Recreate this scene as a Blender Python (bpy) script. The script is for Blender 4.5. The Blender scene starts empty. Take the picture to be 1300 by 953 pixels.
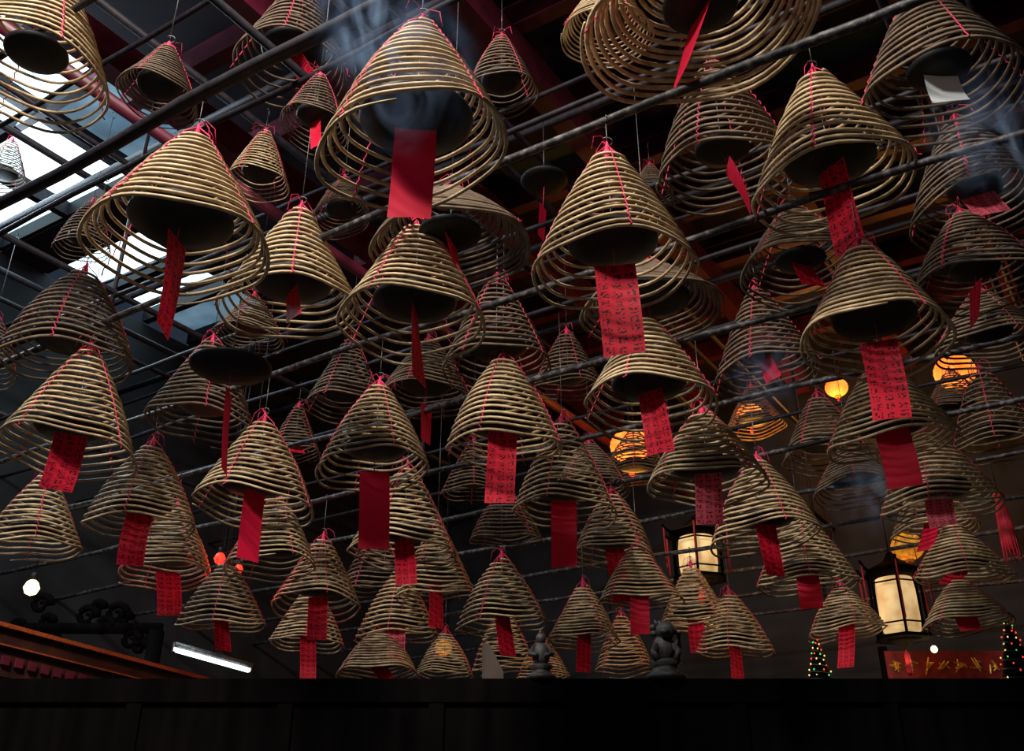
import bpy, math, random
import numpy as np
from mathutils import Vector, Matrix
random.seed(7)
sc = bpy.context.scene
sc.view_settings.view_transform = 'Standard'
F = 1264.0; PITCH = math.radians(28); CP, SP = math.cos(PITCH), math.sin(PITCH); CZ = 1.6
U = Vector((-0.843, 0.537, 0)).normalized(); V = Vector((0.537, 0.843, 0)).normalized()
YAW_U = math.atan2(U.y, U.x); YAW_V = math.atan2(V.y, V.x)
def W(u, v, z): return U*u + V*v + Vector((0, 0, z))
# survey helper: world point seen at a photo position for a given distance
def survey(px, py, d):
    r = (px-650)/F*d; up = (431-py)/F*d
    return Vector((r, d*CP-up*SP, CZ+d*SP+up*CP))
def proj(p):
    y = p[1]; z = p[2]-CZ
    d = y*CP+z*SP; up = z*CP-y*SP
    return 650+p[0]/d*F, 431-up/d*F, d

# ------------------------------------------------------------------ materials
def new_mat(name):
    m = bpy.data.materials.new(name); m.use_nodes = True
    nt = m.node_tree; return m, nt, nt.nodes['Principled BSDF']
def noise_mat(name, c1, c2, scale=8, rough=.7, metal=0, bump=0.0, detail=6, emis=None, estr=0, stretch=None, spec=None, lo=.35, hi=.65):
    m, nt, b = new_mat(name); N = nt.nodes; L = nt.links
    tc = N.new('ShaderNodeTexCoord'); mp = N.new('ShaderNodeMapping'); no = N.new('ShaderNodeTexNoise'); cr = N.new('ShaderNodeValToRGB')
    if stretch: mp.inputs['Scale'].default_value = stretch
    no.inputs['Scale'].default_value = scale; no.inputs['Detail'].default_value = detail
    L.new(tc.outputs['Object'], mp.inputs[0]); L.new(mp.outputs[0], no.inputs['Vector']); L.new(no.outputs['Fac'], cr.inputs[0])
    cr.color_ramp.elements[0].color = (*c1, 1); cr.color_ramp.elements[1].color = (*c2, 1)
    cr.color_ramp.elements[0].position = lo; cr.color_ramp.elements[1].position = hi
    L.new(cr.outputs[0], b.inputs['Base Color'])
    b.inputs['Roughness'].default_value = rough; b.inputs['Metallic'].default_value = metal
    if spec is not None: b.inputs['Specular IOR Level'].default_value = spec
    if bump:
        bp = N.new('ShaderNodeBump'); bp.inputs['Strength'].default_value = bump; bp.inputs['Distance'].default_value = .01
        L.new(no.outputs['Fac'], bp.inputs['Height']); L.new(bp.outputs[0], b.inputs['Normal'])
    if emis:
        b.inputs['Emission Color'].default_value = (*emis, 1); b.inputs['Emission Strength'].default_value = estr
    return m
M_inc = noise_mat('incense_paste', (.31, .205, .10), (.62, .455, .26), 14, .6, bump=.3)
M_inc2 = noise_mat('incense_paste_shaded', (.085, .054, .036), (.20, .135, .083), 14, .8, bump=.3)  # same paste with the shade of the dim coils painted in
M_plate = noise_mat('blackened_iron', (.003, .003, .0035), (.010, .010, .011), 20, .6, .3)
M_string = noise_mat('red_string', (.5, .01, .05), (.75, .03, .12), 40, .8)
M_wire = noise_mat('steel_wire', (.05, .05, .055), (.16, .15, .15), 40, .45, .7)
M_bar = noise_mat('weathered_iron_bar', (.010, .007, .009), (.15, .13, .125), 26, .6, .2, bump=.5, lo=.48, hi=.76)
M_bard = noise_mat('dark_painted_iron', (.005, .004, .007), (.020, .014, .020), 18, .6, .1, spec=.3)
M_maroon = noise_mat('maroon_lacquer', (.06, .004, .014), (.13, .009, .028), 5, .5)
M_ceil = noise_mat('dark_ceiling', (.006, .004, .010), (.022, .008, .018), 3, .8)  # near-black mottled tone, slightly purple
M_wall = noise_mat('dark_wall', (.0025, .003, .005), (.009, .010, .015), 2.2, .85, bump=.4)  # near-black mottled tone, slightly blue
M_floor = noise_mat('stone_floor', (.03, .03, .03), (.07, .065, .06), 3, .6)
M_dwood = noise_mat('dark_wood', (.0012, .001, .001), (.004, .003, .003), 9, .9, stretch=(1, 1, .1), spec=.03)
M_wood = noise_mat('brown_wood', (.06, .03, .018), (.14, .075, .045), 10, .6, stretch=(1, 1, .1))
M_redl = noise_mat('red_gold_lacquer', (.26, .035, .010), (.48, .11, .025), 12, .4, stretch=(1, 6, 6))
M_gold = noise_mat('aged_gold', (.35, .17, .03), (.75, .45, .1), 16, .4, .7)
M_dred = noise_mat('dark_red_lacquer', (.012, .002, .002), (.05, .008, .004), 8, .6)
M_green = noise_mat('teal_painted_panel', (.008, .03, .03), (.02, .07, .06), 6, .6)
M_redp = noise_mat('red_silk', (.35, .006, .015), (.6, .015, .04), 10, .7)
def emat(name, c, s, c2=None, scale=6):
    m, nt, b = new_mat(name); N = nt.nodes; L = nt.links
    no = N.new('ShaderNodeTexNoise'); no.inputs['Scale'].default_value = scale
    tc = N.new('ShaderNodeTexCoord'); L.new(tc.outputs['Object'], no.inputs['Vector'])
    cr = N.new('ShaderNodeValToRGB'); cr.color_ramp.elements[0].color = (*(c2 or c), 1); cr.color_ramp.elements[1].color = (*c, 1)
    cr.color_ramp.elements[0].position = .3; cr.color_ramp.elements[1].position = .6
    L.new(no.outputs['Fac'], cr.inputs[0]); L.new(cr.outputs[0], b.inputs['Emission Color']); L.new(cr.outputs[0], b.inputs['Base Color'])
    b.inputs['Emission Strength'].default_value = s; return m
M_sky = emat('daylit_frosted_glass', (.66, .92, 1), 3.2, (.45, .70, .82), .7)
M_skyd = emat('blocked_frosted_glass', (.16, .27, .36), .9, (.05, .10, .15), 1.5)  # blocked panes: weaker, dark blue emission
M_tube = emat('fluorescent_tube', (.75, .95, 1), 3.5)
M_bulb = emat('warm_bulb', (1, .78, .42), 2.5)
M_orange = emat('orange_paper', (1, .23, .03), 2.0, (1, .12, .012), 5)
M_cream = emat('cream_lantern_shade', (1, .68, .3), .70, (.6, .34, .12), 5)
M_yel = emat('yellow_silk', (.9, .38, .03), .42, (.35, .12, .01), 22)
M_redg = emat('red_indicator', (1, .03, .015), 2)
M_fr = emat('fairy_bulb_red', (1, .05, .02), 1.5); M_fg = emat('fairy_bulb_green', (.1, 1, .25), .8); M_fy = emat('fairy_bulb_gold', (1, .6, .15), 1.5)

def tag_mat(name, c1, c2, text, trans=.35):
    m, nt, b = new_mat(name); N = nt.nodes; L = nt.links
    tc = N.new('ShaderNodeTexCoord'); no = N.new('ShaderNodeTexNoise'); no.inputs['Scale'].default_value = 6
    L.new(tc.outputs['Object'], no.inputs['Vector'])
    mx = N.new('ShaderNodeMix'); mx.data_type = 'RGBA'; mx.inputs['A'].default_value = (*c1, 1); mx.inputs['B'].default_value = (*c2, 1)
    L.new(no.outputs['Fac'], mx.inputs['Factor']); col = mx.outputs['Result']
    if text:
        uv = N.new('ShaderNodeUVMap'); uv.uv_map = 'UVMap'
        sep = N.new('ShaderNodeSeparateXYZ'); L.new(uv.outputs[0], sep.inputs[0])
        def mth(op, a, bb=None, c=None):
            n = N.new('ShaderNodeMath'); n.operation = op
            for i, x in enumerate((a, bb, c)):
                if x is None: continue
                if isinstance(x, (int, float)): n.inputs[i].default_value = x
                else: L.new(x, n.inputs[i])
            return n.outputs[0]
        # cells: 3 columns x 11 rows of brushed characters
        fx = mth('FRACT', mth('MULTIPLY', sep.outputs[0], 3)); fy = mth('FRACT', mth('MULTIPLY', sep.outputs[1], 10))
        mxk = mth('LESS_THAN', mth('ABSOLUTE', mth('SUBTRACT', fx, .5)), .33); myk = mth('LESS_THAN', mth('ABSOLUTE', mth('SUBTRACT', fy, .5)), .38)
        mp = N.new('ShaderNodeMapping'); mp.inputs['Scale'].default_value = (13, 42, 1); L.new(uv.outputs[0], mp.inputs[0])
        n2 = N.new('ShaderNodeTexNoise'); n2.inputs['Scale'].default_value = 1; n2.inputs['Detail'].default_value = 1; L.new(mp.outputs[0], n2.inputs['Vector'])
        st = mth('GREATER_THAN', n2.outputs['Fac'], .52)
        ink = mth('MULTIPLY', mth('MULTIPLY', mxk, myk), st); ink = mth('MULTIPLY', ink, .92)
        m2 = N.new('ShaderNodeMix'); m2.data_type = 'RGBA'; L.new(ink, m2.inputs['Factor']); L.new(col, m2.inputs['A']); m2.inputs['B'].default_value = (.015, .003, .006, 1)
        col = m2.outputs['Result']
    L.new(col, b.inputs['Base Color']); b.inputs['Roughness'].default_value = .6; b.inputs['Specular IOR Level'].default_value = .2
    tr = N.new('ShaderNodeBsdfTranslucent'); L.new(col, tr.inputs[0])
    ms = N.new('ShaderNodeMixShader'); ms.inputs[0].default_value = trans
    L.new(b.outputs[0], ms.inputs[1]); L.new(tr.outputs[0], ms.inputs[2]); L.new(ms.outputs[0], N['Material Output'].inputs['Surface'])
    return m
M_tag = tag_mat('crimson_prayer_paper', (.74, .008, .040), (.88, .014, .062), False)
M_tagt = tag_mat('written_prayer_paper', (.62, .006, .026), (.78, .010, .042), True)
M_tagp = tag_mat('faded_pink_paper', (.85, .09, .15), (.9, .15, .22), True, .4)
M_tagw = tag_mat('pale_paper', (.85, .93, .97), (.9, .97, 1), False, .5)

# ------------------------------------------------------------------ mesh builder
class MB:
    def __init__(s): s.v = []; s.f = []; s.m = []; s.uv = {}; s.mats = []; s.n = 0
    def mi(s, mat):
        if mat not in s.mats: s.mats.append(mat)
        return s.mats.index(mat)
    def add(s, vs, fs, mat, uvs=None):
        b = s.n; k = s.mi(mat)
        s.v.extend([tuple(p) for p in vs]); s.n += len(vs)
        for f in fs:
            if uvs is not None: s.uv[len(s.f)] = [uvs[i] for i in f]
            s.f.append(tuple(i+b for i in f)); s.m.append(k)
    def tube(s, pts, r, mat, k=6, closed=False):
        P = [Vector(p) for p in pts]; n = len(P); vs = []; fs = []
        rr = r if isinstance(r, (list, tuple)) else [r]*n
        for i, p in enumerate(P):
            t = (P[(i+1) % n]-P[i-1]) if closed else (P[min(i+1, n-1)]-P[max(i-1, 0)])
            t.normalize(); a = Vector((0, 0, 1)) if abs(t.z) < .95 else Vector((1, 0, 0))
            x = t.cross(a).normalized(); y = t.cross(x)
            for j in range(k):
                an = 2*math.pi*j/k; vs.append(p+x*math.cos(an)*rr[i]+y*math.sin(an)*rr[i])
        for i in range(n if closed else n-1):
            i2 = (i+1) % n
            for j in range(k): fs.append((i*k+j, i*k+(j+1) % k, i2*k+(j+1) % k, i2*k+j))
        if not closed: fs.append(tuple(range(k))[::-1]); fs.append(tuple((n-1)*k+j for j in range(k)))
        s.add(vs, fs, mat)
    def lathe(s, prof, mat, seg=24, off=(0, 0, 0), sq=1.0, rot=0):
        vs = []; fs = []; n = len(prof)
        for r, z in prof:
            for j in range(seg):
                a = 2*math.pi*j/seg+rot; vs.append((off[0]+r*math.cos(a), off[1]+r*math.sin(a)*sq, off[2]+z))
        for i in range(n-1):
            for j in range(seg): fs.append((i*seg+j, i*seg+(j+1) % seg, (i+1)*seg+(j+1) % seg, (i+1)*seg+j))
        fs.append(tuple(range(seg))[::-1]); fs.append(tuple((n-1)*seg+j for j in range(seg)))
        s.add(vs, fs, mat)
    def box(s, c, h, mat, ax=None):
        ax = ax or (Vector((1, 0, 0)), Vector((0, 1, 0)), Vector((0, 0, 1))); c = Vector(c); vs = []
        for sx in (-1, 1):
            for sy in (-1, 1):
                for sz in (-1, 1): vs.append(c+ax[0]*h[0]*sx+ax[1]*h[1]*sy+ax[2]*h[2]*sz)
        s.add(vs, [(0, 1, 3, 2), (4, 6, 7, 5), (0, 4, 5, 1), (2, 3, 7, 6), (0, 2, 6, 4), (1, 5, 7, 3)], mat)
    def obj(s, name, loc=(0, 0, 0), smooth=True, rot=None, parent=None):
        me = bpy.data.meshes.new(name); me.from_pydata(s.v, [], s.f)
        for m in s.mats: me.materials.append(m)
        me.polygons.foreach_set('material_index', s.m)
        if smooth: me.polygons.foreach_set('use_smooth', [True]*len(s.f))
        if s.uv:
            l = me.uv_layers.new(name='UVMap')
            for fi, us in s.uv.items():
                st = me.polygons[fi].loop_start
                for k, q in enumerate(us): l.data[st+k].uv = q
        me.update()
        o = bpy.data.objects.new(name, me); sc.collection.objects.link(o); o.location = loc
        if rot: o.rotation_euler = rot
        if parent: o.parent = parent
        return o
AXR = (U, V, Vector((0, 0, 1)))

# ------------------------------------------------------------------ room shell
WU, WV, HZ = 11.0, 13.5, 8.4
def shell(name, c, h, mat):
    b = MB(); b.box((0, 0, 0), h, mat, AXR); return b.obj(name, c, False)
shell('floor', W(2.5, 4.5, -.05), (8.6, 9.1, .05), M_floor)
shell('wall_left', W(WU+.1, 4.5, HZ/2), (.1, 9.1, HZ/2), M_wall)
shell('wall_far', W(2.5, WV+.1, HZ/2), (8.6, .1, HZ/2), M_wall)
shell('wall_right', W(-6.1, 6.5, HZ/2), (.1, 7.1, HZ/2), M_wall)
# ceiling with skylight openings; roof left open behind the viewer to let light in
b = MB()
def cq(u0, u1, v0, v1):
    b.box(W((u0+u1)/2, (v0+v1)/2, HZ+.08), ((u1-u0)/2, (v1-v0)/2, .08), M_ceil, AXR)
cq(-6, 7.2, 1.6, WV); cq(7.2, WU, 5.4, 6.0); cq(7.2, 9.2, 6.0, 8.4); cq(7.2, WU, 8.4, WV)
b.obj('ceiling', smooth=False)
# skylight glazing
b = MB()
def pane(u0, u1, v0, v1, m): b.box(W((u0+u1)/2, (v0+v1)/2, HZ+.22), ((u1-u0)/2-.03, (v1-v0)/2-.03, .01), m, AXR)
us = [7.2, 8.4, 9.7, 11.0]; vs = [1.6, 2.8, 4.1, 5.4]
dark = {(0, 2)}
for i in range(3):
    for j in range(3): pane(us[i], us[i+1], vs[j], vs[j+1], M_skyd if (i, j) in dark else M_sky)
for v0 in (6.0, 6.8, 7.6): pane(9.2, 11, v0, v0+.8, M_skyd if v0 == 7.6 else M_sky)
for x in us: b.box(W(x, 3.5, HZ+.15), (.05, 1.9, .12), M_bard, AXR)
for y in vs: b.box(W(9.1, y, HZ+.13), (1.9, .045, .11), M_bard, AXR)
for y in (6.0, 6.8, 7.6, 8.4): b.box(W(10.1, y, HZ+.13), (.9, .05, .11), M_bard, AXR)
b.obj('window_skylight', smooth=False)
# roof timbers
b = MB()
for v in np.arange(2.0, 13.4, 1.15): b.box(W(.6, v, HZ-.18), (6.6, .07, .13), M_maroon, AXR)
b.obj('ceiling_purlins', smooth=False)
b = MB()
for u in np.arange(-5.5, 7.2, 1.5): b.box(W(u, 7.5, HZ-.5), (.1, 5.9, .17), M_maroon, AXR)
b.obj('ceiling_beams', smooth=False)
b = MB()
for u in (-4.75, -1.75, 1.25, 4.25):
    for v in (3.1, 5.4, 7.7, 10.0): b.box(W(u, v, HZ-.03), (.55, .4, .02), M_green, AXR)
b.obj('painted_ceiling_panels', smooth=False)
# roof metal frame (under skylight and upper layer)
b = MB()
for v in (2.6, 4.2, 5.8, 7.4, 9.0): b.tube([W(-6, v, 7.25), W(WU, v, 7.25)], .04, M_bard)
for u in (-4, -2, 0, 2, 4, 5.5, 7.4, 9.6): b.tube([W(u, 1.6, 7.33), W(u, WV, 7.33)], .035, M_bard)
for u in (5.2, ): b.tube([W(u, 1.6, 6.3), W(u+.0, WV, 6.3)], .05, M_maroon)
b.obj('roof_steel_frame')

# ------------------------------------------------------------------ hanging rails
ZB = [4.45, 5.65, 6.85]
VB = [0.95, 2.0, 3.05, 4.09, 5.08, 6.12, 7.15, 8.2, 9.3, 10.35, 11.4, 12.4]
for li, z in enumerate(ZB):
    for k, v in enumerate(VB):
        if li == 2 and k % 2: continue
        if li and v > 10: continue
        r = (.03 if k == 1 else .021) if li == 0 else .02
        bb = MB(); n = 40; pts = []
        for i in range(n+1):
            u = -6+(WU+6)*i/n
            pts.append(W(u, v+.008*math.sin(i*1.7+k), z+.012*math.sin(i*.9+k*2)))
        bb.tube(pts, [r*(1+.08*random.uniform(-1, 1)) for _ in pts], M_bar if (li == 0 and k != 1) else M_bard, 10)
        bb.obj('hanging_rail')
b = MB()
for u in (-5.5, -2.6, 0.4, 3.4, 6.4, 9.4):
    for li, z in enumerate(ZB):
        if li==0: continue
        b.tube([W(u, .5, z+.045), W(u, WV, z+.045)], .026, M_bard, 8)
    b.tube([W(u, 12.6, ZB[0]), W(u, 12.6, HZ)], .02, M_bard, 6)
for v in (4.09, 8.2):
    for u in (9.4, 6.4,): b.tube([W(u, v, ZB[0]), W(u, v, HZ-.1)], .018, M_bard, 6)
b.obj('cross_rails')

# ------------------------------------------------------------------ incense coils
def plate_geo(b, R, z, dz=.0):
    b.lathe([(R*.04, z+.012), (R*.6, z+.008), (R*.95, z+.022), (R, z+.028), (R*1.0, z+.018), (R*.93, z+.004), (R*.55, z-.008), (R*.03, z-.010)], M_plate, 36)
def tag_geo(b, d, z0, zt, h, w, yaw, dx, mat, rnd):
    # paper slip hanging on a thread from (0,0,z0); top at zt
    tot = max(z0-(zt-h), .05); k0 = (z0-zt)/tot
    def off(z): return dx*((z0-z)/tot)
    b.tube([(0, 0, z0), (off(zt), 0, zt)], .0022, M_string, 4)
    n = 8; vs = []; uvs = []; cyw, syw = math.cos(yaw), math.sin(yaw)
    curl = rnd.uniform(-.06, .06)*h/.35; tw = rnd.uniform(-.25, .25)
    for i in range(n+1):
        t = i/n; z = zt-h*t; a = yaw+tw*t; ca, sa = math.cos(a), math.sin(a)
        for sgn, uu in ((-.5, 0), (0, .5), (.5, 1)):
            bul = .012*(1-abs(sgn)*2)*math.sin(3*t+.5)
            x = off(z)+w*sgn*ca; y = w*sgn*sa + curl*math.sin(t*2.2)+bul
            vs.append((x, y, z)); uvs.append((uu, 1-t))
    fs = []
    for i in range(n):
        for j in range(2): a = i*3+j; fs.append((a, a+1, a+4, a+3))
    b.add(vs, fs, mat, uvs)
def coil(R, H, zbar_rel, turns=15, seed=0, mat=None, tag=None, sag=.03, pr=.56):
    rnd = random.Random(seed); mat = mat or M_inc; b = MB()
    seg = 44 if R > .28 else 36; n = int(turns*seg); k = 6; rt = .0215*R*rnd.uniform(.95, 1.08)
    ph = rnd.uniform(0, 6.28); ph2 = rnd.uniform(0, 6.28); A = sag*rnd.uniform(.5, 1.5); bow = rnd.uniform(-.01, .10)
    hook = rnd.uniform(0, 6.28); ex = rnd.uniform(.0, .03)
    fl = rnd.uniform(.0, .10)
    def prof(t):
        r = R*(.17+.83*(t+bow*math.sin(math.pi*t)))
        z = H*(1-(t+fl*t*(t-1)))
        return r, z
    t = np.linspace(0, 1, n+1)**.93; th = np.linspace(0, 1, n+1)*turns*2*math.pi+ph
    s = t+bow*np.sin(np.pi*t); r = R*(.17+.83*s)
    # strings at 4 angles hold the coil; rings sag between
    z = H*(1-(t+fl*t*(t-1)))+(-.014*R/.35)*(t**1.5)*(1+np.cos(4*(th-hook)))+A*(t**3)*np.cos(th-ph2)
    z = z+R*.016*t*np.cos(th*1.045+ph2)+R*.009*t*np.sin(th*.31+ph)
    r = r*(1+ex*t*np.cos(2*(th-ph2)))+R*.007*np.sin(th*.37+ph)+R*.012*t*np.sin(th*.93+ph2)
    c, sn = np.cos(th), np.sin(th); vs = np.zeros((n+1, k, 3))
    taper = np.ones(n+1)*rt; taper[-3:] *= .6
    for j in range(k):
        a = 2*math.pi*j/k
        rr = r+taper*math.cos(a)
        vs[:, j, 0] = rr*c; vs[:, j, 1] = rr*sn; vs[:, j, 2] = z+taper*math.sin(a)
    fs = []
    for i in range(n):
        o = i*k
        for j in range(k):
            j2 = (j+1) % k; fs.append((o+j, o+k+j, o+k+j2, o+j2))
    fs.append(tuple(range(k))); fs.append(tuple(n*k+j for j in range(k))[::-1])
    b.add(vs.reshape(-1, 3).tolist(), fs, mat)
    # red strings down the outside
    top = (0, 0, H+.07*R/.35)
    for q in range(4):
        a = hook+math.pi/4+q*math.pi/2; pts = [top]
        for i in range(turns*2+1):
            tt = i/(turns*2); rr, zz = prof(tt)
            rr += rt*(1.3 if i % 2 == 0 else .2); aa = a+.02*(1 if i % 2 else -1)
            zz += (-.0)*tt + A*(tt**3)*math.cos(a-ph2)
            pts.append((rr*math.cos(aa), rr*math.sin(aa), zz))
        b.tube(pts, .0026*R/.35+.0004, M_string, 4)
    # red knot and loose ends
    b.lathe([(.002, H-.02), (.014, H), (.018, H+.03*R/.35), (.010, H+.06*R/.35), (.003, H+.09*R/.35)], M_string, 8)
    for q in range(3):
        a = rnd.uniform(0, 6.28); l = rnd.uniform(.04, .09)
        b.tube([top, (l*.4*math.cos(a), l*.4*math.sin(a), H+.11*R/.35), (l*math.cos(a), l*math.sin(a), H+.08), (l*1.2*math.cos(a), l*1.2*math.sin(a), H+.01)], .0022, M_string, 4)
    # S-hook up to rail
    zb = max(zbar_rel, H+.1)
    hk = []
    for i in range(9): a = math.pi*1.25*i/8-.2; hk.append((.025*math.sin(a), .0, top[2]+.02-.022*math.cos(a)))
    b.tube(hk, .0028, M_wire, 5)
    b.tube([(0, 0, top[2]), (0, 0, (top[2]+zb)/2), (0, 0, zb)], .0026, M_wire, 5)
    hk = []
    for i in range(10): a = math.pi*1.5*i/9-math.pi*.5; hk.append((.0, .03*math.cos(a), zb+.0+.03*math.sin(a)))
    b.tube(hk, .003, M_wire, 5)
    zp = H*.22
    if pr:
        plate_geo(b, R*pr, zp)
        b.tube([(0, 0, zp), (0, 0, H)], .003, M_wire, 5)
    if tag:
        tag_geo(b, 0, zp-.01, *tag, rnd)
    return b

def place(left, right, bottom, apex, tag=None, D=.70, dk=False, tm=None, turns=None, sag=.03, pr=.56, name='incense_coil'):
    cx = (left+right)/2; w = right-left; d = F*D/w
    cy = bottom
    for _ in range(4):
        p = survey(cx, cy, d); el = math.atan2(p.z-CZ, math.hypot(p.x, p.y)); cy = bottom-w/2*math.sin(el)*.98
    p = survey(cx, cy, d); vv = p.x*V.x+p.y*V.y
    vk = min(VB, key=lambda q: abs(math.log(q/vv)))
    d = d*vk/vv; p = survey(cx, cy, d); D = w*d/F
    # height from apex row
    H = .3
    for _ in range(30):
        yy = proj((p.x, p.y, p.z+H))[1]; H += (yy-apex)*d/F*.7
    H = max(.25*D, min(H, 1.1*D))-.05*D
    zb = next((z for z in ZB if z > p.z+H+.08), None)
    if zb is None: zb = HZ-.6
    tg = None; rnd = random.Random(int(left*7+bottom))
    if tag:
        tx, tb, tw, thh = tag
        zb_ = p.z
        for _ in range(30):
            yy = proj((p.x, p.y, zb_))[1]; zb_ += (yy-tb)*d/F*.7
        zpl = H*.22; h = thh*d/F/math.cos(el); zt = (zb_-p.z)+h
        if zt > zpl-.015: zt = zpl-.015
        h = max(.06, zt-(zb_-p.z))
        wm = tw*d/F; ws = max(.15*D/.7, wm); yw = math.atan2(-p.x, p.y)+math.acos(min(1, wm/ws))*rnd.choice((-1, 1))
        px_ = proj((p.x, p.y, zb_))[0]; dx = max(-.12, min(.12, (tx-px_)*d/F))
        tg = (zt, h, ws, yw, dx, tm or (M_tagt if rnd.random() < .6 else M_tag))
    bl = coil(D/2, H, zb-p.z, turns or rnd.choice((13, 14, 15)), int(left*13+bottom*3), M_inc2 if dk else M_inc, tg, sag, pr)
    o = bl.obj(name, p); return o, p, d
COILS = [
 # left,right,bottom,apex,tag(cx,bottom,w,h)
 (103,342,378,170,(203,415,26,110),{}),
 (407,645,268,30,(518,270,54,120),{'tm':M_tag,'pr':.62,'sag':.05}),
 (675,885,402,192,(792,453,52,113),{'tm':M_tagt}),
 (428,622,462,282,(533,490,8,100),{}),
 (957,1165,298,92,(1082,315,34,125),{'sag':.05}),
 (1020,1212,478,308,(1130,535,45,100),{'tm':M_tagt}),
 (0,170,605,442,(68,620,40,72),{'tm':M_tagt}),
 (403,546,622,487,(473,695,38,92),{'tm':M_tag}),
 (563,714,597,452,(634,637,37,95),{'tm':M_tagt}),
 (650,782,672,532,(716,722,32,84),{'tm':M_tag}),
 (245,398,667,532,(315,712,26,88),{}),
 (107,243,687,562,(168,720,32,66),{'tm':M_tagt}),
 (-20,97,712,600,None,{}),
 (152,268,745,640,(213,780,30,52),{}),
 (222,335,807,712,(284,826,18,48),{}),
 (285,402,735,628,None,{}),
 (345,460,783,682,(402,812,24,52),{}),
 (343,436,827,742,(390,864,20,54),{}),
 (443,580,722,592,(515,740,24,78),{}),
 (500,605,767,665,(553,795,16,65),{}),
 (450,556,820,722,(502,838,22,42),{'tm':M_tagp}),
 (427,532,865,795,(494,866,22,34),{}),
 (578,695,807,706,(645,831,20,48),{}),
 (695,790,824,740,(741,852,16,50),{}),
 (728,832,722,622,(790,766,24,68),{}),
 (757,868,775,690,(812,806,24,48),{}),
 (740,912,552,402,(838,577,30,97),{}),
 (823,978,643,520,(901,666,34,78),{'tm':M_tagp}),
 (905,1042,703,582,(985,731,26,76),{}),
 (963,1090,758,650,(1030,773,28,63),{}),
 (1028,1125,812,742,(1072,848,20,53),{}),
 (835,932,806,716,(888,828,20,40),{}),
 (885,982,837,752,(936,866,14,44),{}),
 (1052,1218,592,458,(1148,620,42,85),{}),
 (1120,1270,668,545,(1200,666,34,66),{'tm':M_tagp}),
 (1133,1240,690,600,(1160,700,20,40),{}),
 (1162,1284,747,662,(1203,741,26,74),{}),
 (1172,1284,803,732,(1234,800,26,70),{}),
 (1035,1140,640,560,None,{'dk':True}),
 (525,602,866,800,None,{}),
 (755,830,857,778,None,{}),
 (340,392,868,815,None,{}),
 (655,724,868,808,None,{}),
 (598,680,858,770,None,{}),
 # ones deeper in / above; dk paints their shade into the paste
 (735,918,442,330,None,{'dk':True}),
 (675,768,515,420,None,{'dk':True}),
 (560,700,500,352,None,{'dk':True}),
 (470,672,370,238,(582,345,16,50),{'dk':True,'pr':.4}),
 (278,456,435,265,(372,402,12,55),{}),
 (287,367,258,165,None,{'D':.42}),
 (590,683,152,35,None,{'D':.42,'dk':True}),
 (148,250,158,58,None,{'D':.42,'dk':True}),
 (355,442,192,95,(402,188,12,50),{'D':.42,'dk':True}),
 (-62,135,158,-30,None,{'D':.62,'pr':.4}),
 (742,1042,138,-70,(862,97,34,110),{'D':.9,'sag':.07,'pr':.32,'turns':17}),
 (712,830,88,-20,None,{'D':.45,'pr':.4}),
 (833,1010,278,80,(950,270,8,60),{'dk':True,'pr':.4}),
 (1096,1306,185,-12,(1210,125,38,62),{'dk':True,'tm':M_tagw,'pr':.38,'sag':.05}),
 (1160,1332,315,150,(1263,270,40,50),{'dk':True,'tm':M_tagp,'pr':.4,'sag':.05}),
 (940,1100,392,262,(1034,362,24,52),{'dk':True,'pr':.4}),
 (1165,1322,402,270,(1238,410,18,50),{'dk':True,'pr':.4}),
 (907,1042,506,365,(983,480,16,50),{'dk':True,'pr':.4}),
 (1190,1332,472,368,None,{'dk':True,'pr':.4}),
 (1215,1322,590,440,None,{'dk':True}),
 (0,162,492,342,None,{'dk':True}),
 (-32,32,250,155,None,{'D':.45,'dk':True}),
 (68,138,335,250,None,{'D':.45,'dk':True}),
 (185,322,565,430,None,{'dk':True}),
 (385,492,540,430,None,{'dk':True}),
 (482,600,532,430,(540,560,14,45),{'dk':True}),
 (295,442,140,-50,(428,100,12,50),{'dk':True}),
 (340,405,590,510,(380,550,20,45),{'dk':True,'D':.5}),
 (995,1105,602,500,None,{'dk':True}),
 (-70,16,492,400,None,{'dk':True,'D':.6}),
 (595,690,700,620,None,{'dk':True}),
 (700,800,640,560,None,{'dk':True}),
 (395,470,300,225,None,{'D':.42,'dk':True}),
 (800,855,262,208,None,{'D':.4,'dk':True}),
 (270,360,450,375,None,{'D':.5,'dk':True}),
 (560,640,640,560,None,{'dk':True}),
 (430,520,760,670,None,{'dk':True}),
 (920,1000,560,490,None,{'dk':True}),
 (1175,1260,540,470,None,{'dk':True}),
 (765,850,620,545,None,{'dk':True}),
]
for c in COILS:
    place(c[0], c[1], c[2], c[3], c[4], **c[5])

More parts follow.
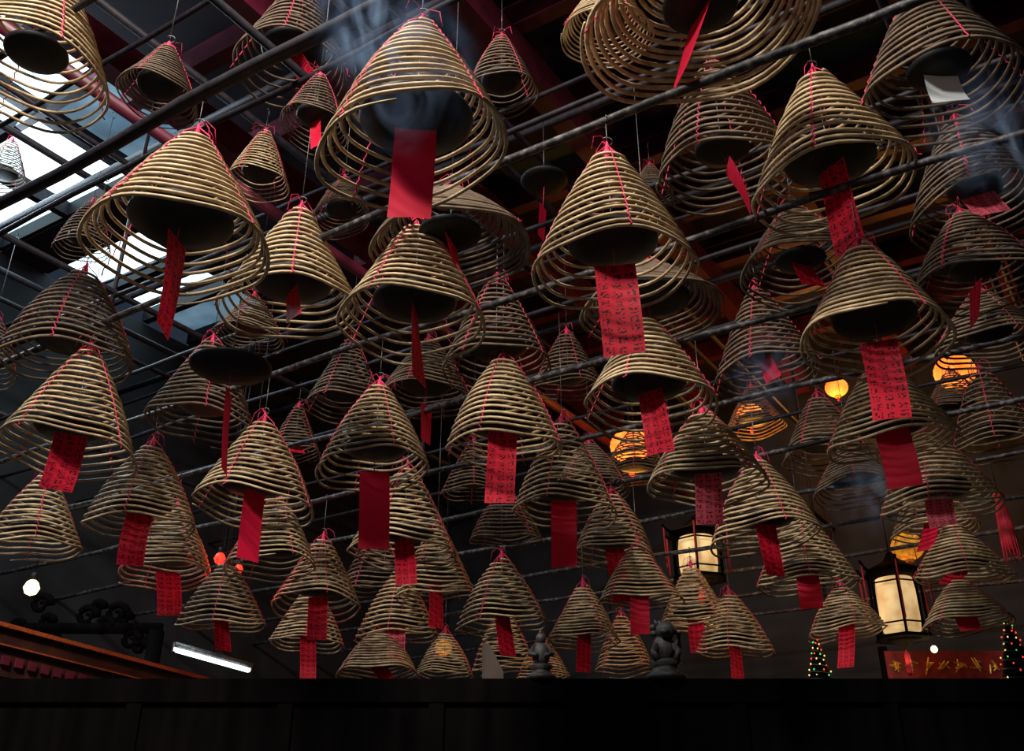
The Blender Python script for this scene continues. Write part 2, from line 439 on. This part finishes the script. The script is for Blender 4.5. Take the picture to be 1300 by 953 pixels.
# burnt-out ash plates still hanging
def bare_plate(cx, cy, w, hooky, tag, D):
    d = F*D/w; p = survey(cx, cy, d); b = MB(); plate_geo(b, D/2, 0)
    zt = .3
    for _ in range(30): zt += (proj((p.x, p.y, p.z+zt))[1]-hooky)*d/F*.7
    zb = next((z for z in ZB if z > p.z+.1), HZ-.6)-p.z
    b.tube([(0, 0, 0), (0, 0, zb)], .0035, M_wire, 5)
    for q in range(3): a = q*2.1; b.tube([(D*.4*math.cos(a), D*.4*math.sin(a), .02), (0, 0, min(.16, zb*.6))], .002, M_wire, 4)
    zb_ = p.z-.1
    tx, tb, tw, th = tag
    for _ in range(30): zb_ += (proj((p.x, p.y, zb_))[1]-tb)*d/F*.7
    h = th*d/F/.87; tag_geo(b, 0, -.005, (zb_-p.z)+h, h, .13, math.atan2(-p.x, p.y)+math.acos(min(1, tw*d/F/.13)), (tx-proj((p.x, p.y, zb_))[0])*d/F, M_tag, random.Random(3))
    b.obj('ash_catcher_plate', p)
bare_plate(292, 470, 103, 400, (286, 602, 9, 96), .40)
bare_plate(691, 232, 60, 150, (687, 305, 8, 45), .36)

# ------------------------------------------------------------------ far lanterns and fittings
HB = HZ-.69
def hang(b, z0, z1, r=.006): b.tube([(0, 0, z0), (0, 0, z1)], r, M_bard, 5)
def palace_lantern(px, py, wpx, hpx, d):
    p = survey(px, py, d); s = d/F; R = wpx*s/2; H = hpx*s/2; b = MB()
    b.lathe([(R*.58, -H*.8), (R*.62, -H*.4), (R*.62, H*.4), (R*.58, H*.8)], M_cream, 24)
    for q in range(6):
        a = q*math.pi/3+.3; c, sn = math.cos(a), math.sin(a)
        b.tube([(R*.85*c, R*.85*sn, -H), (R*.85*c, R*.85*sn, H)], R*.045, M_dwood, 6)
        b.tube([(R*.85*c, R*.85*sn, H*.95), (R*1.1*c, R*1.1*sn, H*1.12), (R*1.2*c, R*1.2*sn, H*1.3)], R*.05, M_dwood, 6)
        b.tube([(R*1.15*c, R*1.15*sn, H*1.2), (R*1.15*c, R*1.15*sn, H*.5), (R*1.12*c, R*1.12*sn, -H*.6)], R*.028, M_redp, 5)
    for z in (-H, H, H*.62, -H*.62):
        b.lathe([(R*.9, z-R*.05), (R*.95, z), (R*.9, z+R*.05)], M_dwood, 6, rot=.3) if abs(z) >= H else b.tube([(R*.85*math.cos(q*math.pi/3+.3), R*.85*math.sin(q*math.pi/3+.3), z) for q in range(6)], R*.03, M_dwood, 5, True)
    b.lathe([(R*1.0, H), (R*.6, H*1.2), (R*.3, H*1.35), (R*.12, H*1.6), (.01, H*1.7)], M_dwood, 6, rot=.3)
    b.lathe([(.01, -H*1.35), (R*.14, -H*1.25), (R*.3, -H*1.12), (R*.8, -H)], M_dwood, 6, rot=.3)
    b.lathe([(R*.03, -H*2.1), (R*.1, -H*2.0), (R*.08, -H*1.5), (R*.02, -H*1.35)], M_redp, 10)
    hang(b, H*1.6, HB-p.z); b.obj('palace_lantern', p)
    L = bpy.data.lights.new('lantern_glow', 'POINT'); L.energy = 12; L.color = (1, .6, .25); L.shadow_soft_size = .15
    lo = bpy.data.objects.new('lantern_light', L); sc.collection.objects.link(lo); lo.location = p+Vector((0, 0, -H*1.5-.1))
palace_lantern(1140, 768, 78, 82, 9.6)
palace_lantern(886, 706, 78, 58, 10.4)
def paper_lantern(px, py, wpx, D, mat, name, e=40):
    d = F*D/wpx; p = survey(px, py, d); R = D/2; b = MB(); prof = []
    n = 22
    for i in range(n+1):
        a = -math.pi/2*.86+math.pi*.86*i/n; rr = R*math.cos(a)*(1+.025*(i % 2)); prof.append((rr, R*.85*math.sin(a)))
    b.lathe(prof, mat, 28)
    b.lathe([(R*.26, R*.8), (R*.28, R*.95), (R*.2, R*.95)], M_gold, 16); b.lathe([(R*.2, -R*.95), (R*.28, -R*.95), (R*.26, -R*.8)], M_gold, 16)
    b.lathe([(R*.12, -R*1.6), (R*.16, -R*1.5), (R*.1, -R*1.2), (R*.03, -R*.9)], M_redp, 10)
    hang(b, R*.9, HB-p.z); b.obj(name, p)
    L = bpy.data.lights.new('lantern_glow', 'POINT'); L.energy = e; L.color = (1, .38, .06); L.shadow_soft_size = .2
    lo = bpy.data.objects.new('lantern_light', L); sc.collection.objects.link(lo); lo.location = p+Vector((0, 0, -R*2.2))
paper_lantern(1212, 472, 50, .46, M_orange, 'paper_lantern')
paper_lantern(800, 566, 50, .46, M_orange, 'paper_lantern')
paper_lantern(952, 526, 32, .3, M_orange, 'paper_lantern')
paper_lantern(1062, 492, 28, .3, M_orange, 'paper_lantern')
paper_lantern(1152, 694, 40, .32, M_yel, 'silk_ball_lantern', 4)
paper_lantern(563, 822, 22, .22, M_yel, 'silk_ball_lantern', 4)
# red tassel at right edge
b = MB(); p = survey(1270, 640, 8.5)
b.lathe([(.02, .12), (.05, .08), (.03, .02), (.045, -.03), (.06, -.25), (.05, -.4)], M_redp, 14)
for q in range(14):
    a = q*.45; b.tube([(.045*math.cos(a), .045*math.sin(a), -.05), (.06*math.cos(a), .06*math.sin(a), -.3), (.065*math.cos(a), .065*math.sin(a), -.46-.02*(q % 3))], .006, M_redp, 4)
hang(b, .1, ZB[0]+1.2-p.z, .004); b.obj('red_tassel', p)
# round lamp
def lamp(px, py, wpx, d, mat, e, col, name):
    p = survey(px, py, d); R = wpx*d/F/2; b = MB()
    b.lathe([(.001, -R), (R*.7, -R*.7), (R, 0), (R*.7, R*.7), (R*.35, R)], mat, 20); b.lathe([(R*.4, R*.9), (R*.4, R*1.8), (R*.1, R*2)], M_bard, 12)
    hang(b, R*1.8, HB-p.z, .004); b.obj(name, p)
    L = bpy.data.lights.new(name+'_glow', 'POINT'); L.energy = e; L.color = col; L.shadow_soft_size = .1
    lo = bpy.data.objects.new(name+'_light', L); sc.collection.objects.link(lo); lo.location = p+Vector((0, -.0, -R*2.5))
lamp(40, 746, 20, 9, M_bulb, 8, (1, .75, .4), 'globe_lamp')
lamp(1186, 824, 9, 9.5, M_bulb, 3, (1, .75, .4), 'globe_lamp')
lamp(279, 709, 15, 8.1, M_redg, 4, (1, .04, .02), 'red_lamp')
lamp(303, 722, 11, 8.3, M_redg, 2, (1, .04, .02), 'red_lamp')
# fluorescent batten
b = MB(); a = survey(220, 824, 9.5); c = survey(317, 851, 9.8); m = (a+c)/2
b.tube([a-m, c-m], .022, M_tube, 10); b.tube([a-m+Vector((0, .03, .05)), c-m+Vector((0, .03, .05))], .03, M_wire, 6)
for e in (a-m, c-m): b.tube([e+Vector((0, .0, -.03)), e+Vector((0, .03, .07))], .02, M_wire, 6)
b.tube([Vector((0,.03,.05)),Vector((0,.03,HB-m.z))],.006,M_bard,5)
b.obj('fluorescent_tube_light', m)
# red & gold altar eave, lower left
b = MB(); a = survey(-60, 783, 6.8); c = survey(262, 868, 8.6); dr = (c-a); dr.z = 0; ln = dr.length; dz = (c.z-a.z)/ln; dr.normalize(); nn = Vector((-dr.y, dr.x, 0)); m = (a+c)/2
dr3 = Vector((dr.x, dr.y, dz)).normalized()
for k_, (h, o, mt, t) in enumerate([(.014, 0, M_redl, .16), (.05, -.07, M_dred, .12), (.005, -.125, M_redl, .14), (.09, -.22, M_dred, .10), (.008, -.32, M_dred, .13)]):
    ax = (dr3, nn, Vector((0, 0, 1))); b.box((0, 0, o), (ln/2, t, h), mt, ax)
for i in range(22): b.box(dr3*(-ln/2+ln*(i+.5)/22)-nn*.12+Vector((0, 0, -.22)), (.03, .01, .03), M_maroon, (dr3, nn, Vector((0, 0, 1))))
for sg in (-1, 1): b.box(dr*sg*ln*.42+Vector((0, 0, (-.38-m.z)/2)), (.08, .08, (m.z-.38)/2), M_dred, (dr, nn, Vector((0, 0, 1))))
b.obj('altar_eave', m, False)
# dark carved scrollwork above the altar, left
b = MB(); p0 = survey(100, 800, 10.2)
rnd = random.Random(4)
for i in range(16):
    cx = -.75+i*.1; cz = rnd.uniform(-.25, .2)+.15*math.sin(i*.8); R = rnd.uniform(.06, .12); pts = []
    for k_ in range(22): a = k_*.42; rr = R*(1-k_/24); pts.append(Vector((cx+rr*math.cos(a), .02*k_/22, cz+rr*math.sin(a))))
    b.tube(pts, [.045*(1-k_/30) for k_ in range(22)], M_dwood, 6)
b.box((0, 0, -.38), (.85, .06, .05), M_dwood); b.box((0, 0, .02), (.85, .03, .05), M_dwood)
for sx in (-.8, .8): b.box((sx, 0, (-p0.z)/2), (.06, .06, p0.z/2), M_dwood)
b.obj('carved_altar_frieze', p0)
# red banner with gold characters, lower right
b = MB(); a = survey(1125, 845, 10.5); c = survey(1310, 845, 10.5); m = (a+c)/2; hw = (c-a).length/2
M_ban = noise_mat('dim_red_silk', (.10, .004, .006), (.22, .01, .014), 10, .7)
b.box((0, 0, -.05), (hw, .015, .2), M_ban)
for i in range(9):
    x = -hw+hw*2*(i+.5)/9
    for s_ in range(6):
        aa = rnd.uniform(0, 3.1); l = rnd.uniform(.03, .06); ox, oz = rnd.uniform(-.03, .03), rnd.uniform(-.04, .04)
        b.tube([(x+ox-l*math.cos(aa), -.03, oz-l*math.sin(aa)), (x+ox+l*math.cos(aa), -.03, oz+l*math.sin(aa))], .010, M_gold, 4)
for sx in (-hw, hw): b.box((sx, 0.03, -m.z/2+.1), (.04, .03, m.z/2+.1), M_dwood)
b.obj('red_banner', m, False)
# strings of fairy lights on small potted tree forms
def fairy(px, py, d, w, h):
    p = survey(px, py, d); b = MB(); r = random.Random(int(px))
    for i in range(60):
        t = i/60; a = i*1.1; R = w*(.15+.85*t)*r.uniform(.7, 1); q = Vector((R*math.cos(a), R*math.sin(a), h*(.5-t)))
        mt = r.choice((M_fr, M_fr, M_fg, M_fy)); s_ = .008
        b.lathe([(.002, -s_), (s_, 0), (.002, s_)], mt, 6, off=q)
    b.tube([(w*(.15+.85*i/120)*.85*math.cos(i*.42), w*(.15+.85*i/120)*.85*math.sin(i*.42), h*(.5-i/120)) for i in range(121)], .005, M_green, 4)
    b.lathe([(w*.95, -h*.55), (w*.6, -h*.2), (w*.3, h*.2), (.01, h*.5)], M_dwood, 12)
    b.tube([(0, 0, -p.z), (0, 0, -h*.5)], .04, M_dwood, 8)
    b.obj('fairy_light_tree', p)
fairy(1040, 848, 9.0, .16, .5); fairy(1288, 832, 8.6, .2, .6)
# made-up black screen to keep the lower view dark, with carved figures on its top rail
yS = 5.6; zS = survey(650, 863, 1).z-CZ; k = survey(650, 863, 1).y; zS = CZ+zS/k*yS
b = MB(); b.box((0, 0, zS-.06), (5.2, .05, .06), M_dwood); b.box((0, 0.0, (zS-.12)/2), (5.2, .025, (zS-.12)/2), M_dwood)
for i in range(14): b.box((-5.2+.8*i, -.02, (zS-.12)/2), (.04, .025, (zS-.12)/2), M_dwood)
for z in (.5, 1.2, 1.9): b.box((0, -.02, z), (5.2, .02, .04), M_dwood)
b.obj('added_dark_screen', (0, yS, 0), False)
M_stone = noise_mat('worn_dark_stone', (.012, .010, .010), (.045, .038, .037), 30, .6, bump=.5)
def statue(px, wpx, hpx, name, kind):
    s = yS*1.0/F*1.05; x = (px-650)*s; h = hpx*s*1.1; w = wpx*s
    b = MB()
    b.lathe([(w*.48, 0), (w*.5, h*.06), (w*.34, h*.12), (w*.3, h*.2), (w*.42, h*.26), (w*.3, h*.3)], M_stone, 20)
    def ball(c, r): b.lathe([(r[0]*math.cos(t), r[2]*math.sin(t)) for t in np.linspace(-1.5, 1.5, 9)], M_stone, 14, off=c, sq=r[1]/r[0])
    if kind:
        ball((0, 0, h*.48), (w*.28, w*.24, h*.22)); ball((w*.04, -w*.1, h*.74), (w*.24, w*.22, h*.14)); ball((-.02*w, -w*.3, h*.70), (w*.12, w*.14, h*.06))
        for sx in (-1, 1):
            b.tube([(sx*w*.2, -w*.1, h*.5), (sx*w*.3, -w*.25, h*.4), (sx*w*.24, -w*.3, h*.28)], [w*.1, w*.08, w*.09], M_stone, 8)
            b.tube([(sx*w*.12, 0, h*.82), (sx*w*.2, 0, h*.92)], [w*.07, w*.02], M_stone, 6)
        for q in range(7): a = q*.9; ball((w*.26*math.cos(a), w*.05, h*.76+h*.11*math.sin(a)), (w*.09, w*.09, h*.05))
        b.tube([(w*.1, w*.2, h*.4), (w*.38, w*.2, h*.55), (w*.42, w*.15, h*.75), (w*.3, w*.1, h*.72)], [w*.1, w*.1, w*.08, w*.04], M_stone, 8)
    else:
        ball((0, 0, h*.5), (w*.3, w*.25, h*.25)); ball((0, -.02*w, h*.82), (w*.17, w*.17, h*.12))
        b.tube([(0, 0, h*.9), (0, 0, h)], [w*.1, w*.03], M_stone, 8)
        for sx in (-1, 1): b.tube([(sx*w*.2, 0, h*.66), (sx*w*.36, -w*.1, h*.5), (sx*w*.12, -w*.28, h*.45)], [w*.1, w*.09, w*.07], M_stone, 8)
    b.obj(name, (x, yS, zS))
statue(684, 36, 52, 'temple_figurine', 0); statue(829, 48, 68, 'guardian_lion_statuette', 1)
b = MB(); s = yS/F*1.05
# mitred corner post with a sloping top
hp = .19; prof2 = [(-.04, 0), (.075, 0), (.075, .04), (-.005, hp), (-.04, hp)]
vs_ = [(x, y, z) for y in (-.02, .02) for x, z in prof2]
b.add(vs_, [(0, 1, 2, 3, 4), (9, 8, 7, 6, 5)]+[(i, i+5, (i+1) % 5+5, (i+1) % 5) for i in range(5)], noise_mat('dull_brown_wood', (.025, .014, .010), (.06, .034, .024), 10, .7, stretch=(1, 1, .1)))
b.obj('wooden_post', (-26*s, yS, zS), False)

# ------------------------------------------------------------------ smoke drifting up from burning ends
def smoke(px, py, d, size, h, dens, seed):
    p = survey(px, py, d); b = MB()
    m = bpy.data.materials.new('incense_smoke_volume'); m.use_nodes = True; nt = m.node_tree; N = nt.nodes; L = nt.links
    N.remove(N['Principled BSDF']); vs_ = N.new('ShaderNodeVolumeScatter'); vs_.inputs['Color'].default_value = (.38, .58, 1, 1)
    tc = N.new('ShaderNodeTexCoord'); mp = N.new('ShaderNodeMapping'); mp.inputs['Scale'].default_value = (3.2, 3.2, 1.5); mp.inputs['Location'].default_value = (seed, seed*2.3, 0)
    L.new(tc.outputs['Object'], mp.inputs[0])
    no = N.new('ShaderNodeTexNoise'); no.inputs['Scale'].default_value = 1.6; no.inputs['Detail'].default_value = 3; no.inputs['Distortion'].default_value = 2.2; L.new(mp.outputs[0], no.inputs['Vector'])
    mr = N.new('ShaderNodeMapRange'); mr.inputs['From Min'].default_value = .5; mr.inputs['From Max'].default_value = .72; L.new(no.outputs['Fac'], mr.inputs['Value'])
    gm = N.new('ShaderNodeMapping'); gm.inputs['Scale'].default_value = (1/size, 1/size, 1/h); L.new(tc.outputs['Object'], gm.inputs[0])
    gr = N.new('ShaderNodeTexGradient'); gr.gradient_type = 'QUADRATIC_SPHERE'; L.new(gm.outputs[0], gr.inputs[0])
    m1 = N.new('ShaderNodeMath'); m1.operation = 'MULTIPLY'; L.new(mr.outputs[0], m1.inputs[0]); L.new(gr.outputs['Fac'], m1.inputs[1])
    m2 = N.new('ShaderNodeMath'); m2.operation = 'MULTIPLY'; m2.inputs[1].default_value = dens; L.new(m1.outputs[0], m2.inputs[0]); L.new(m2.outputs[0], vs_.inputs['Density'])
    L.new(vs_.outputs[0], N['Material Output'].inputs['Volume'])
    b.lathe([(size*math.cos(t), h*math.sin(t)) for t in np.linspace(-1.55, 1.55, 11)], m, 16)
    b.obj('incense_smoke', p)
smoke(520, 95, 3.2, .26, .34, 14, 1.3)
smoke(455, 20, 3.6, .22, .34, 18, 4.1)
smoke(1262, 175, 4.4, .34, .4, 7, 7.7)
smoke(1110, 620, 6.2, .34, .4, 9, 2.9)
smoke(975, 470, 6.2, .3, .4, 6, 5.9)

# ------------------------------------------------------------------ lights
def area(name, loc, tgt, size, e, col):
    L = bpy.data.lights.new(name, 'AREA'); L.energy = e; L.size = size; L.color = col
    o = bpy.data.objects.new(name, L); sc.collection.objects.link(o); o.location = loc
    o.rotation_euler = (Vector(tgt)-Vector(loc)).to_track_quat('-Z', 'Y').to_euler()
area('added_key_daylight', (-2.6, -.3, 8.3), (0.0, 5.6, 2.9), .9, 1020, (1, .95, .87))  # unseen key lamp, added for daylight from above and behind
area('skylight_daylight', W(8.8, 3.5, 8.2), W(3.5, 4.5, 3.5), 2.2, 330, (.68, .86, 1))
w = bpy.data.worlds.new('sky'); sc.world = w; w.use_nodes = True
w.node_tree.nodes['Background'].inputs[0].default_value = (.35, .5, .8, 1); w.node_tree.nodes['Background'].inputs[1].default_value = .05
cam = bpy.data.cameras.new('camera'); co = bpy.data.objects.new('camera', cam); sc.collection.objects.link(co)
co.location = (0, 0, CZ); co.rotation_euler = (math.radians(90+28), 0, 0); cam.lens = 35; cam.sensor_width = 36; cam.shift_y = -45.5/1300
cam.clip_end = 100; sc.camera = co
